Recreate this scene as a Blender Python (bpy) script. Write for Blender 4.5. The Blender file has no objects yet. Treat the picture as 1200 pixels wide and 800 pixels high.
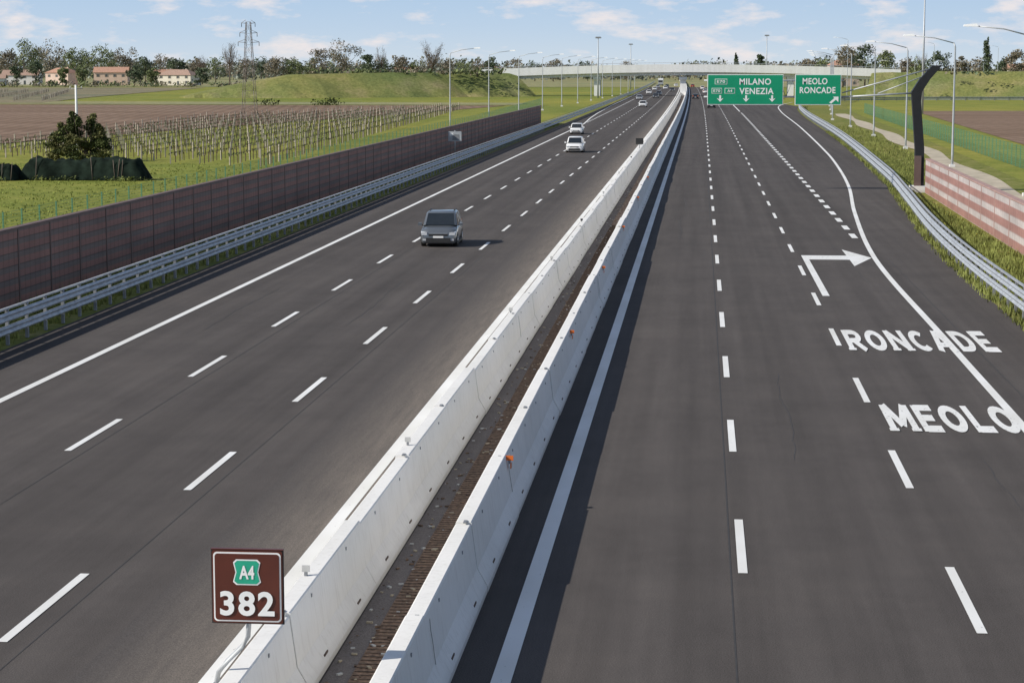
import bpy, math, random
from mathutils import Vector, Matrix
random.seed(7)
R = random.Random(11)
scene = bpy.context.scene

# ------------------------------------------------------------------ materials
def newmat(name):
    m = bpy.data.materials.new(name); m.use_nodes = True
    nt = m.node_tree; b = nt.nodes['Principled BSDF']
    return m, nt, b
def setb(b, **k):
    for n, v in k.items():
        n = n.replace('_', ' ')
        if n in b.inputs: b.inputs[n].default_value = v
def N(nt, t, **k):
    n = nt.nodes.new(t)
    for a, v in k.items(): setattr(n, a, v)
    return n
def coords(nt, scale=(1,1,1), rot=(0,0,0)):
    tc = N(nt, 'ShaderNodeTexCoord'); mp = N(nt, 'ShaderNodeMapping')
    mp.inputs['Scale'].default_value = scale; mp.inputs['Rotation'].default_value = rot
    nt.links.new(tc.outputs['Object'], mp.inputs['Vector'])
    return mp.outputs['Vector']
def noise(nt, vec, scale=1, detail=4, rough=.55):
    n = N(nt, 'ShaderNodeTexNoise'); n.inputs['Scale'].default_value = scale
    n.inputs['Detail'].default_value = detail; n.inputs['Roughness'].default_value = rough
    nt.links.new(vec, n.inputs['Vector']); return n.outputs['Fac']
def ramp(nt, fac, stops):
    r = N(nt, 'ShaderNodeValToRGB'); cr = r.color_ramp
    while len(cr.elements) < len(stops): cr.elements.new(.5)
    for e, (p, c) in zip(cr.elements, stops):
        e.position = p; e.color = (c[0], c[1], c[2], 1) if hasattr(c, '__len__') else (c, c, c, 1)
    nt.links.new(fac, r.inputs['Fac']); return r.outputs['Color']
def mix(nt, a, b, fac, mode='MIX'):
    m = N(nt, 'ShaderNodeMix', data_type='RGBA', blend_type=mode)
    for s, v in ((0, fac), (6, a), (7, b)):
        if hasattr(v, 'is_linked'): nt.links.new(v, m.inputs[s])
        elif s == 0: m.inputs[0].default_value = v
        else: m.inputs[s].default_value = (v[0], v[1], v[2], 1)
    return m.outputs[2]
def simple(name, col, rough=.6, metal=0, var=.15, sc=3, stretch=(1,1,1), coat=0, spec=.5):
    m, nt, b = newmat(name)
    v = coords(nt, stretch)
    f = noise(nt, v, sc, 3)
    c0 = [x*(1-var) for x in col]; c1 = [min(1, x*(1+var)) for x in col]
    nt.links.new(ramp(nt, f, [(.3, c0), (.7, c1)]), b.inputs['Base Color'])
    setb(b, Roughness=rough, Metallic=metal, Coat_Weight=coat)
    b.inputs['Specular IOR Level'].default_value = spec
    return m

def asphalt(name, base, tint=(1.08,.965,.90)):
    m, nt, b = newmat(name)
    v1 = coords(nt, (.9, .010, 1)); f1 = noise(nt, v1, 1.0, 3, .6)
    v2 = coords(nt, (1,1,1)); f2 = noise(nt, v2, 45, 2, .7)
    f4 = noise(nt, coords(nt,(1.6,.16,1)), 1.0, 5, .75)
    f5 = noise(nt, v2, .22, 5, .75)
    T = lambda k: [base*k*t for t in tint]
    c1 = ramp(nt, f1, [(.3, T(.82)), (.7, T(1.18))])
    c2 = ramp(nt, f2, [(.25, (.5,.5,.5)), (.75, (1.5,1.5,1.5))])
    c4 = ramp(nt, f4, [(.3, (.92,)*3), (.72, (1.08,)*3)])
    c5 = ramp(nt, f5, [(.25, (.84,)*3), (.5, (1,)*3), (.75, (1.14,1.13,1.11))])
    c = mix(nt, mix(nt, mix(nt, c1, c2, 1, 'MULTIPLY'), c4, 1, 'MULTIPLY'), c5, 1, 'MULTIPLY')
    nt.links.new(c, b.inputs['Base Color']); setb(b, Roughness=.9)
    b.inputs['Specular IOR Level'].default_value = .10
    return m
M_asph = asphalt('asphalt', .078)
M_asphL = asphalt('asphalt_left', .078)
M_med = asphalt('median_asphalt', .15)
M_seam = simple('asphalt_seam', (.04,.038,.037), .8)
M_seal = simple('crack_sealant', (.05,.047,.045), .7)

def paint_mat(name, wear=.35, c=(.80,.80,.78)):
    m, nt, b = newmat(name)
    v = coords(nt, (1,.5,1)); f = noise(nt, v, 9, 6, .75); g = noise(nt, v, .6, 2)
    fac = ramp(nt, f, [(wear-.06, 0.0), (wear+.03, 1.0)])
    col = mix(nt, (.16,.155,.15), c, fac)
    col = mix(nt, col, ramp(nt, g, [(.3, (.84,.83,.80)), (.7, (1,1,1))]), 1, 'MULTIPLY')
    nt.links.new(col, b.inputs['Base Color']); setb(b, Roughness=.65)
    return m
M_paint = paint_mat('road_paint', .34)
M_paintw = paint_mat('road_paint_worn', .39)

def dust():
    m, nt, b = newmat('roadside_dust')
    tc = N(nt, 'ShaderNodeTexCoord'); sep = N(nt, 'ShaderNodeSeparateXYZ')
    nt.links.new(tc.outputs['Object'], sep.inputs[0])
    mr = N(nt, 'ShaderNodeMapRange'); mr.inputs[1].default_value = -9.2; mr.inputs[2].default_value = -6.6
    nt.links.new(sep.outputs[0], mr.inputs[0])
    f = noise(nt, coords(nt, (2,.12,1)), 2.0, 5, .7)
    f = ramp(nt, f, [(.25,.25),(.75,1.0)])
    mu = N(nt, 'ShaderNodeMath', operation='MULTIPLY'); nt.links.new(mr.outputs[0], mu.inputs[0]); nt.links.new(f, mu.inputs[1])
    col = mix(nt, (.083,.075,.071), (.25,.215,.18), mu.outputs[0])
    g = ramp(nt, noise(nt, coords(nt), 45, 2, .7), [(.25,(.55,)*3),(.75,(1.45,)*3)])
    nt.links.new(mix(nt, col, g, 1, 'MULTIPLY'), b.inputs['Base Color']); setb(b, Roughness=.9)
    b.inputs['Specular IOR Level'].default_value = .10
    return m
M_dust = dust()

def concrete(name, base=(.66,.655,.64), dirt=.5):
    m, nt, b = newmat(name)
    f = noise(nt, coords(nt, (1,1,1)), 1.3, 6, .7)
    s = noise(nt, coords(nt, (3,3,.25)), 3.0, 4, .7)
    p = noise(nt, coords(nt, (1,.16,.02)), 1.0, 1)
    c = ramp(nt, f, [(.28, [x*.93 for x in base]), (.55, base)])
    st = ramp(nt, s, [(.3, (.80,.78,.75)), (.48, (1,1,1))])
    c = mix(nt, c, st, dirt, 'MULTIPLY')
    c = mix(nt, c, ramp(nt, p, [(.35,(.94,.94,.93)),(.6,(1,1,1))]), 1, 'MULTIPLY')
    tc = N(nt, 'ShaderNodeTexCoord'); sep = N(nt, 'ShaderNodeSeparateXYZ'); nt.links.new(tc.outputs['Object'], sep.inputs[0])
    low = N(nt, 'ShaderNodeMapRange'); low.inputs[1].default_value = 0; low.inputs[2].default_value = .22
    low.inputs[3].default_value = .45; low.inputs[4].default_value = 0
    nt.links.new(sep.outputs[2], low.inputs[0])
    c = mix(nt, c, (.3,.28,.25), low.outputs[0])
    nt.links.new(c, b.inputs['Base Color']); setb(b, Roughness=.8)
    return m
M_conc = concrete('barrier_concrete', (.80,.785,.75), .55)
M_concb = concrete('bridge_concrete', (.80,.80,.78), .2)
M_rust = simple('rusty_grate', (.20,.13,.085), .9, var=.6, sc=14)
M_rust2 = simple('grate_bar', (.11,.075,.055), .9, var=.5, sc=14)
M_joint = simple('barrier_joint', (.12,.115,.11), .9)
M_galv = simple('galvanised_steel', (.42,.44,.46), .5, .35, .2, 2.5)
M_galvd = simple('galvanised_post', (.24,.25,.26), .6, .3, .2, 3)
M_dark = simple('dark_steel', (.02,.02,.022), .5, .2)
M_lamp = simple('lamp_steel', (.46,.48,.49), .5, .3, .08)
M_green = simple('sign_green', (.0,.27,.13), .45, 0, .06, 1)
M_white = simple('sign_white', (.82,.82,.80), .45, 0, .03, 1)
M_brown = simple('sign_brown', (.095,.022,.012), .4, 0, .1, 4)
M_orange = simple('reflector_orange', (.75,.17,.03), .4, 0, .1, 6)
M_refw = simple('reflector_grey', (.5,.5,.48), .5)
M_black = simple('black_plastic', (.02,.02,.02), .6)
M_cable = simple('barrier_cable', (.26,.25,.24), .6)
M_fence = simple('green_fence', (.06,.19,.10), .6)
M_fencep = simple('fence_post', (.11,.26,.15), .6)
M_wood = simple('vine_post', (.42,.37,.30), .9)
M_vine = simple('vine_wood', (.11,.08,.055), .95, var=.4)
M_trunk = simple('bark', (.14,.11,.085), .95, var=.3)
M_soil = simple('soil_track', (.44,.38,.28), .95, var=.25, sc=.6)

def noisewall(name, c1, c2, c3, band, vert=2.5, ribd=.7):
    m, nt, b = newmat(name)
    tc = N(nt, 'ShaderNodeTexCoord'); sep = N(nt, 'ShaderNodeSeparateXYZ'); nt.links.new(tc.outputs['Object'], sep.inputs[0])
    mo = N(nt, 'ShaderNodeMath', operation='FRACT'); d = N(nt, 'ShaderNodeMath', operation='DIVIDE'); d.inputs[1].default_value = band
    nt.links.new(sep.outputs[2], d.inputs[0]); nt.links.new(d.outputs[0], mo.inputs[0])
    bandc = ramp(nt, mo.outputs[0], [(0, c3), (.06, c1), (.52, c1), (.58, c2), (.93, c2), (1, c3)])
    mv = N(nt, 'ShaderNodeMath', operation='MULTIPLY'); mv.inputs[1].default_value = vert
    fr = N(nt, 'ShaderNodeMath', operation='FRACT'); nt.links.new(sep.outputs[1], mv.inputs[0]); nt.links.new(mv.outputs[0], fr.inputs[0])
    rib = ramp(nt, fr.outputs[0], [(0, (ribd,)*3), (.15, (1,)*3), (.85, (1,)*3), (1, (ribd,)*3)])
    n = ramp(nt, noise(nt, coords(nt,(1,.3,1)), .8, 5, .7), [(.3, (.76,)*3), (.7, (1.17,)*3)])
    c = mix(nt, mix(nt, bandc, rib, 1, 'MULTIPLY'), n, 1, 'MULTIPLY')
    nt.links.new(c, b.inputs['Base Color']); setb(b, Roughness=.85)
    return m
M_wallL = noisewall('noise_wall_brown', (.27,.14,.115), (.175,.135,.12), (.08,.06,.055), .5, 1.6, .75)
M_wallR = noisewall('noise_wall_pink', (.31,.165,.14), (.45,.40,.38), (.32,.23,.21), .8, 1.2, .85)

def grass(name, a, b_, c_, sc=.15, fine=2.5, big=.012):
    m, nt, b = newmat(name)
    v = coords(nt); f = noise(nt, v, sc, 5, .65); g = noise(nt, v, fine, 4, .75); h = noise(nt, v, big, 3)
    c = ramp(nt, f, [(.3, a), (.5, b_), (.72, c_)])
    c = mix(nt, c, ramp(nt, g, [(.25, (.5,.55,.45)), (.75, (1.45,1.4,1.45))]), 1, 'MULTIPLY')
    c = mix(nt, c, ramp(nt, h, [(.35, (.80,.88,.85)), (.65, (1.16,1.06,1.0))]), 1, 'MULTIPLY')
    nt.links.new(c, b.inputs['Base Color']); setb(b, Roughness=.95)
    b.inputs['Specular IOR Level'].default_value = .1
    return m
M_grass = grass('meadow_grass', (.155,.18,.034), (.215,.23,.048), (.30,.28,.07))
M_verge = grass('verge_grass', (.12,.14,.035), (.18,.19,.045), (.32,.27,.13), .5, 3)
M_bank = grass('bank_grass', (.12,.15,.055), (.185,.20,.07), (.28,.25,.13), .08, 1.2, .03)
M_farg = grass('far_grass_hazed', (.22,.23,.12), (.27,.265,.14), (.32,.28,.17), .01, .3)  # paler than the near meadow: distance haze is painted into this grass colour
M_vfield = grass('far_vineyard_ground', (.17,.15,.10), (.22,.20,.13), (.25,.21,.15), .02, .5)

def plowed():
    m, nt, b = newmat('plowed_soil')
    v = coords(nt, (1,1,1), (0,0,math.radians(-9)))
    w = N(nt, 'ShaderNodeTexWave', wave_type='BANDS', bands_direction='X'); w.inputs['Scale'].default_value = .12
    w.inputs['Distortion'].default_value = 2.5; w.inputs['Detail'].default_value = 3
    nt.links.new(v, w.inputs['Vector'])
    f = noise(nt, coords(nt,(.3,1,1)), .06, 5, .7); g = noise(nt, coords(nt), 1.4, 4, .8)
    c = ramp(nt, f, [(.3, (.16,.105,.07)), (.7, (.25,.175,.125))])
    c = mix(nt, c, ramp(nt, w.outputs['Fac'], [(.2,(.88,)*3),(.8,(1.1,)*3)]), 1, 'MULTIPLY')
    c = mix(nt, c, ramp(nt, g, [(.2,(.6,)*3),(.8,(1.4,)*3)]), 1, 'MULTIPLY')
    nt.links.new(c, b.inputs['Base Color']); setb(b, Roughness=1); b.inputs['Specular IOR Level'].default_value = .1
    return m
M_plow = plowed()
def leafmat(name, c, var=.35):
    m, nt, b = newmat(name)
    f = noise(nt, coords(nt), .45, 2); 
    geo = N(nt, 'ShaderNodeNewGeometry')
    c0 = [x*(1-var) for x in c]; c1 = [x*(1+var) for x in c]
    col = ramp(nt, f, [(.3, c0), (.7, c1)])
    col = mix(nt, col, ramp(nt, geo.outputs['Random Per Island'], [(0,(.65,)*3),(1,(1.35,)*3)]), 1, 'MULTIPLY')
    nt.links.new(col, b.inputs['Base Color']); setb(b, Roughness=.8)
    b.inputs['Specular IOR Level'].default_value = .15
    return m
M_leaf1 = leafmat('foliage_spring', (.155,.18,.08))  # this and the next two tree tones are muted, distance haze painted in
M_leaf2 = leafmat('foliage_dark', (.09,.115,.065))
M_leaf3 = leafmat('foliage_brownish', (.20,.175,.125))
M_leaf4 = leafmat('foliage_far_hazed', (.18,.20,.165), .2)  # pale grey-green, aerial haze is put into the leaf colour
M_bush = leafmat('foliage_bush', (.06,.075,.024), .5)
M_bush2 = leafmat('foliage_bush_light', (.13,.13,.05), .4)
M_blade = leafmat('grass_blades', (.19,.21,.06), .5)
M_blade2 = leafmat('meadow_blades', (.20,.235,.055), .3)
M_flower = simple('dandelion', (.6,.50,.08), .8)
M_tarp = simple('dark_tarp', (.014,.022,.016), .95, 0, .6, 1.2, spec=.05)

# ------------------------------------------------------------------ mesh builder
class MB:
    def __init__(s): s.v=[]; s.f=[]; s.mi=[]; s.mats=[]; s.sm=[]
    def m(s, mat):
        if mat not in s.mats: s.mats.append(mat)
        return s.mats.index(mat)
    def add(s, vs, fs, mat, smooth=False):
        o=len(s.v); s.v += [tuple(v) for v in vs]; k=s.m(mat)
        for f in fs: s.f.append(tuple(i+o for i in f)); s.mi.append(k); s.sm.append(smooth)
    def box(s, c, d, mat, rz=0):
        x,y,z=[a/2 for a in d]; ca,sa=math.cos(rz),math.sin(rz)
        vs=[]
        for i in (-1,1):
            for j in (-1,1):
                for k in (-1,1):
                    px,py=i*x,j*y
                    vs.append((c[0]+px*ca-py*sa, c[1]+px*sa+py*ca, c[2]+k*z))
        s.add(vs, [(0,1,3,2),(4,6,7,5),(0,4,5,1),(2,3,7,6),(0,2,6,4),(1,5,7,3)], mat)
    def tube(s, pts, rad, mat, n=8, caps=True):
        pts=[Vector(p) for p in pts]
        if not hasattr(rad,'__len__'): rad=[rad]*len(pts)
        vs=[]; fs=[]
        for i,p in enumerate(pts):
            t=(pts[min(i+1,len(pts)-1)]-pts[max(i-1,0)]).normalized()
            a=Vector((0,0,1)) if abs(t.z)<.9 else Vector((0,1,0))
            u=t.cross(a).normalized(); w=t.cross(u)
            for j in range(n):
                an=2*math.pi*j/n
                vs.append(p+(u*math.cos(an)+w*math.sin(an))*rad[i])
        for i in range(len(pts)-1):
            for j in range(n):
                fs.append((i*n+j, i*n+(j+1)%n, (i+1)*n+(j+1)%n, (i+1)*n+j))
        if caps: fs += [tuple(range(n))[::-1], tuple(range((len(pts)-1)*n, len(pts)*n))]
        s.add(vs, fs, mat, True)
    def sweep(s, path, prof, mat, closed=True, caps=True, smooth=False):
        n=len(prof); vs=[]; fs=[]
        for i,p in enumerate(path):
            a=path[max(i-1,0)]; b=path[min(i+1,len(path)-1)]
            dx,dy=b[0]-a[0],b[1]-a[1]; l=math.hypot(dx,dy); nx,ny=dy/l,-dx/l
            z0=p[2] if len(p)>2 else 0
            for (o,z) in prof: vs.append((p[0]+nx*o, p[1]+ny*o, z0+z))
        for i in range(len(path)-1):
            for j in range(n if closed else n-1):
                fs.append((i*n+j, (i+1)*n+j, (i+1)*n+(j+1)%n, i*n+(j+1)%n))
        if caps and closed: fs += [tuple(range(n)), tuple(range((len(path)-1)*n, len(path)*n))[::-1]]
        s.add(vs, fs, mat, smooth)
    def quad(s, a,b,c,d, mat): s.add([a,b,c,d], [(0,1,2,3)], mat)
    def obj(s, name, parent=None, loc=None, rz=0):
        me=bpy.data.meshes.new(name); me.from_pydata(s.v,[],s.f)
        for m in s.mats: me.materials.append(m)
        me.polygons.foreach_set('material_index', s.mi); me.polygons.foreach_set('use_smooth', s.sm)
        me.update()
        o=bpy.data.objects.new(name, me); scene.collection.objects.link(o)
        if parent: o.parent=parent
        if loc: o.location=loc
        o.rotation_euler[2]=rz
        return o
def empty(name, loc=(0,0,0), rz=0):
    e=bpy.data.objects.new(name,None); scene.collection.objects.link(e); e.location=loc; e.rotation_euler[2]=rz
    e.empty_display_size=.2; return e
def text_mesh(name, txt, size, mat, loc, rot, offset=0, sx=1, sy=1, parent=None, align='CENTER', space=1):
    cu=bpy.data.curves.new(name,'FONT'); cu.body=txt; cu.size=size; cu.align_x=align; cu.align_y='CENTER'
    cu.offset=offset; cu.space_character=space; cu.resolution_u=4
    o=bpy.data.objects.new(name,cu); scene.collection.objects.link(o)
    bpy.context.view_layer.update()
    dg=bpy.context.evaluated_depsgraph_get()
    me=bpy.data.meshes.new_from_object(o.evaluated_get(dg))
    bpy.data.objects.remove(o)
    xs=[v.co.x for v in me.vertices]; ys=[v.co.y for v in me.vertices]
    if isinstance(sx,tuple):
        w=max(xs)-min(xs); h=max(ys)-min(ys); cx=(max(xs)+min(xs))/2; cy=(max(ys)+min(ys))/2
        for v in me.vertices: v.co.x=(v.co.x-cx)*sx[0]/w; v.co.y=(v.co.y-cy)*sx[1]/h
    me.materials.clear(); me.materials.append(mat)
    ob=bpy.data.objects.new(name,me); scene.collection.objects.link(ob)
    ob.location=loc; ob.rotation_euler=rot
    if parent: ob.parent=parent
    return ob

# ------------------------------------------------------------------ road alignment
def C(y): return -4*((y-300)/800)**2 if y>300 else 0.0
def ys(a,b,near=10,far=40):
    out=[a]; y=a
    while y<b:
        y+= near if y<300 else far
        out.append(min(y,b))
    return out
def interp(tab,y):
    if y<=tab[0][0]: return tab[0][1]
    for (a,b),(c,d) in zip(tab,tab[1:]):
        if y<=c: 
            t=(y-a)/(c-a); return b+(d-b)*t
    return tab[-1][1]
def smooth_tab(tab):
    out=[]
    for i in range(len(tab)-1):
        p0=tab[max(i-1,0)];p1=tab[i];p2=tab[i+1];p3=tab[min(i+2,len(tab)-1)]
        m1=(p2[1]-p0[1])/max(1e-6,(p2[0]-p0[0]))*(p2[0]-p1[0]); m2=(p3[1]-p1[1])/max(1e-6,(p3[0]-p1[0]))*(p2[0]-p1[0])
        for k in range(8):
            t=k/8; out.append((p1[0]+(p2[0]-p1[0])*t,(2*t**3-3*t*t+1)*p1[1]+(t**3-2*t*t+t)*m1+(-2*t**3+3*t*t)*p2[1]+(t**3-t*t)*m2))
    out.append(tab[-1]); return out
def strip(mb, xl, xr, a, b, z, mat, near=10, far=40, curve=True):
    Y=ys(a,b,near,far); fl=xl if callable(xl) else (lambda y:xl); fr=xr if callable(xr) else (lambda y:xr)
    vs=[]; 
    for y in Y:
        c=C(y) if curve else 0
        vs += [(fl(y)+c,y,z),(fr(y)+c,y,z)]
    mb.add(vs,[(2*i,2*i+1,2*i+3,2*i+2) for i in range(len(Y)-1)],mat)
END=2600
EDGE=smooth_tab([(0,8.24),(70,8.24),(100,8.35),(132,9.7),(160,11.3),(190,12.5),(225,13.5),(320,15.2),(450,17.0),(520,20),(600,30)])
RAILR=smooth_tab([(0,11.6),(85,11.65),(110,12.2),(140,13.6),(167,14.8),(265,17.5),(410,19.9),(500,23.5),(600,34)])
fE=lambda y: interp(EDGE,y); fR=lambda y: interp(RAILR,y)

# ground
g=MB(); 
gx=[-6000,-800,-200,-60,-30,40,200,900,6000]; gy=[-150,0,60,150,400,900,2500,14000]
vs=[(x,y,-.06) for y in gy for x in gx]; n=len(gx)
g.add(vs,[(j*n+i,j*n+i+1,(j+1)*n+i+1,(j+1)*n+i) for j in range(len(gy)-1) for i in range(n-1)],M_grass)
g.obj('ground')
v=MB()
strip(v,-27,-22,-20,1500,-.03,M_verge)
strip(v,lambda y:min(fR(y),40)-.6,lambda y:fR(y)+11,-20,600,-.02,M_verge)
v.obj('grass_verge')
def patch(name,pts,z,mat):
    m=MB(); m.add([(p[0],p[1],z) for p in pts],[tuple(range(len(pts)))],mat); return m.obj(name)
patch('plowed_field',[(-150,222),(-86,234),(-74,320),(-56,433),(-47,505),(-380,520),(-420,300)],0.0,M_plow)
patch('plowed_field',[(37,215),(60,190),(150,165),(230,330),(190,470),(45,450)],0.0,M_plow)
patch('meadow',[(-500,530),(-45,512),(-45,545),(-500,600)],.02,M_farg)
patch('vineyard_soil',[(-700,545),(-172,535),(-190,640),(-230,960),(-900,960)],.05,M_vfield)
patch('meadow',[(-900,1000),(900,1000),(2600,9000),(-3000,9000)],.04,M_farg)
dt=MB()
strip(dt,lambda y:interp([(60,19.6),(140,21.0),(230,23.4),(420,26.6)],y)+.5*math.sin(y*.09),lambda y:interp([(60,21.4),(140,23.0),(230,25.6),(420,28.6)],y)+.4*math.sin(y*.11+1),60,420,.02,M_soil,curve=False,near=4,far=8)
dt.obj('dirt_track')

# road surfaces
r=MB()
strip(r,-22.3,-5.0,-20,END,0,M_asphL)
strip(r,-5.0,lambda y: fR(y)-.25 if y<520 else max(12,24-(y-520)*.15),-20,END,0,M_asph)
r.obj('motorway_road')
rp=MB(); strip(rp,.62,.65,-20,300,.004,M_seam)
strip(rp,-14.45,-14.43,-20,300,.004,M_seam)
strip(rp,-10.45,-10.43,-20,300,.004,M_seam)
strip(rp,8.95,8.98,-20,100,.004,M_seam)
for q in range(9):
    x=R.choice([-17.1,-12.6,-9.0,-1.1,2.4,6.9])+R.uniform(-.3,.3); y0=R.uniform(24,150); vs=[];k=0
    for i in range(26):
        vs+=[(x-.008,y0,.005),(x+.008,y0,.005)]; y0+=R.uniform(.3,.9); x+=R.uniform(-.05,.05)
    rp.add(vs,[(2*i,2*i+1,2*i+3,2*i+2) for i in range(25)],M_seal)
rp.obj('road_seam')
rd=MB(); strip(rd,-9.2,-6.3,-20,900,.006,M_dust); rd.obj('roadside_dust')
ms=MB(); strip(ms,-5.5,-4.4,-20,1500,.01,M_med); ms.obj('median_strip')
mg=MB(); strip(mg,-5.10,-4.72,-20,700,.02,M_rust)
y=12.0
while y<120:
    mg.box((-4.91,y,.026),(.34,.03,.012),M_rust2); y+=.2
for i in range(900):
    x=R.uniform(-5.45,-4.5); yy=18+150*R.random()**1.6; s=R.uniform(.01,.05)
    mg.box((x,yy,.03),(s,s*2,s*.6),R.choice([M_rust,M_refw,M_rust2,M_soil]),R.uniform(0,3))
mg.obj('drain_grate')

# markings
mk=MB(); Z=.011
def dash(x,c0,per,L,w,a,b):
    y=c0
    while y<b:
        if y>a: strip(mk,x-w/2,x+w/2,y-L/2,y+L/2,Z,M_paint,far=40)
        y+=per
dash(.85,39-24,12,4.5,.17,0,1500)
dash(4.6,35.3-23.4,11.7,4.5,.17,0,1300)
dash(-10.92,33.4-12,12,4.5,.17,0,1500)
dash(-14.88,49.7-36,12,4.5,.17,0,1500)
strip(mk,-3.0,-2.70,-20,1800,Z,M_paint)
strip(mk,-7.3,-7.03,-20,1800,Z,M_paint)
strip(mk,-19.08,-18.83,-20,340,Z,M_paint)
strip(mk,lambda y:interp([(340,-19.08),(400,-20.6),(520,-21.6),(1800,-21.6)],y),lambda y:interp([(340,-18.83),(400,-20.35),(520,-21.35),(1800,-21.35)],y),340,1800,Z,M_paint)
dash(-18.95,352,6,3,.3,340,620)
strip(mk,lambda y:fE(y)-.12,lambda y:fE(y)+.12,-20,560,Z,M_paint,near=3,far=6)
y=112
while y<430:
    strip(mk,8.12,8.45,y,y+3,Z,M_paint); y+=6
strip(mk,8.1,8.35,440,1800,Z,M_paint)
mk.quad((4.92,83.2,Z),(5.20,83.2,Z),(5.20,99.2,Z),(4.92,101.4,Z),M_paintw)
mk.quad((4.92,101.4,Z),(5.20,99.2,Z),(7.1,99.2,Z),(7.1,101.4,Z),M_paintw)
mk.add([(7.1,96.0,Z),(8.22,100.3,Z),(7.1,104.8,Z)],[(0,1,2)],M_paintw)
mk.obj('road_marking')
def arc(cx,cy,rx,ry,a0,a1,n=14): return [(cx+rx*math.cos(math.radians(a0+(a1-a0)*i/n)),cy+ry*math.sin(math.radians(a0+(a1-a0)*i/n))) for i in range(n+1)]
T=.13
GL={'M':(1.2,[[(T,0),(T,1)],[(1.2-T,0),(1.2-T,1)],[(T+.02,1),(.6,.2)],[(.6,.2),(1.18-T,1)]]),
'E':(.82,[[(T,0),(T,1)],[(T,1-T*.8),(.82,1-T*.8)],[(T,.5),(.70,.5)],[(T,T*.8),(.82,T*.8)]]),
'O':(1.0,[arc(.5,.5,.37,.39,0,360,24)]),
'L':(.80,[[(T,0),(T,1)],[(T,T*.8),(.80,T*.8)]]),
'R':(.92,[[(T,0),(T,1)],[(T,.89)]+arc(.5,.68,.27,.21,90,-90,8)+[(T,.47)],[(.42,.46),(.84,0)]]),
'N':(1.0,[[(T,0),(T,1)],[(1-T,0),(1-T,1)],[(T,.95),(1-T,.05)]]),
'C':(.92,[arc(.5,.5,.37,.39,48,312,18)]),
'A':(1.0,[[(.10,0),(.5,1)],[(.5,1),(.90,0)],[(.22,.3),(.78,.3)]]),
'D':(.95,[[(T,0),(T,1)],[(T,.89)]+arc(.42,.5,.39,.39,90,-90,12)+[(T,.11)]])}
def lettering(word,x0,x1,y0,y1,tw):
    m=MB(); gap=.2; tot=sum(GL[c][0] for c in word)+gap*(len(word)-1); sx=(x1-x0)/tot; sy=y1-y0; cx=0; lay=0
    for ch in word:
        w,strokes=GL[ch]
        for s in strokes:
            lay=(lay+1)%4; z=.016+.002*lay; closed=(len(s)>20); L=[];Rr=[]
            pts=[((cx+p[0]),p[1]) for p in s]
            for i,p in enumerate(pts):
                if closed: a=pts[i-1] if i>0 else pts[-2]; b=pts[i+1] if i<len(pts)-1 else pts[1]
                else: a=pts[max(i-1,0)]; b=pts[min(i+1,len(pts)-1)]
                dx,dy=b[0]-a[0],b[1]-a[1]; l=math.hypot(dx,dy) or 1; nx,ny=-dy/l*tw,dx/l*tw*.85
                L.append((x0+(p[0]+nx)*sx,y0+(p[1]+ny)*sy,z)); Rr.append((x0+(p[0]-nx)*sx,y0+(p[1]-ny)*sy,z))
            n=len(pts); m.add(L+Rr,[(i,n+i,n+i+1,i+1) for i in range(n-1)],M_paintw)
        if ch in 'MRN':
            for sxp in ([T] if ch=='R' else [T,w-T]):
                m.add([(x0+(cx+sxp-.2)*sx,y0,.026),(x0+(cx+sxp+.2)*sx,y0,.026),(x0+(cx+sxp+.2)*sx,y0+.10*sy,.026),(x0+(cx+sxp-.2)*sx,y0+.10*sy,.026)],[(0,1,2,3)],M_paintw)
        cx+=w+gap
    m.obj('road_lettering')
lettering('MEOLO',4.86,8.18,51.9,56.0,.14)
lettering('RONCADE',4.90,9.68,67.0,72.2,.135)

# ------------------------------------------------------------------ median barriers
def nj(name,xc,seed):
    rr=random.Random(seed); m=MB(); y=4.0; k=0
    while y<1500:
        L=6.2 if y<500 else 24
        dz=rr.uniform(-.03,.04); dx=rr.uniform(-.015,.015)
        H=1.2+dz; pr=[(-.42,0),(-.42,.1),(-.24,.42),(-.14,H-.02),(-.12,H),(.12,H),(.14,H-.02),(.24,.42),(.42,.1),(.42,0)]
        c0,c1=C(y),C(y+L)
        m.sweep([(xc+c0+dx,y+.008,0),(xc+c1+dx,y+L-.008,0)],pr,M_conc)
        if y<260:
            m.box((xc+c0,y,.55),(.26,.02,1.0),M_joint)
            m.box((xc+.03+c0+dx,y,H+.008),(.06,.18,.02),M_galvd)
            for t in (.25,.75):
                m.box((xc+c0+dx+.335,y+L*t,.17),(.09,.30,.07),M_rust2)
                m.box((xc+c0+dx+.155,y+L*t,H-.14),(.03,.05,.05),M_galvd)
            if k%2==0 and rr.random()<.6:
                pts=[(xc+.163,y+.4,H-.12)]; 
                for q in range(1,5): pts.append((xc+.163+.022*q,y+.4+rr.uniform(-.05,.05),H-.12-.17*q))
                m.tube(pts,.005,M_cable,4)
        y+=L; k+=1
    m.obj(name)
nj('concrete_median_barrier',-5.95,1); nj('concrete_median_barrier',-4.0,2)
for i,yy in enumerate([31,42.3,66,84.5,106,130,155,182,212]):
    m=MB(); m.box((0,0,.03),(.04,.08,.06),M_galvd); m.box((.0,0,.11),(.12,.03,.10),M_refw if i not in (4,7) else M_black); m.obj('barrier_reflector',loc=(-6.0,yy,1.23))
for i,yy in enumerate([41.5,62,82.5,104,128,152]):
    m=MB(); m.box((.0,0,0),(.04,.10,.18),M_galvd); m.box((-.0,-.065,.03),(.17,.02,.10),M_orange); m.box((.03,.02,-.14),(.02,.16,.11),M_orange); m.obj('barrier_reflector',loc=(-3.8,yy,1.12))

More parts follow.
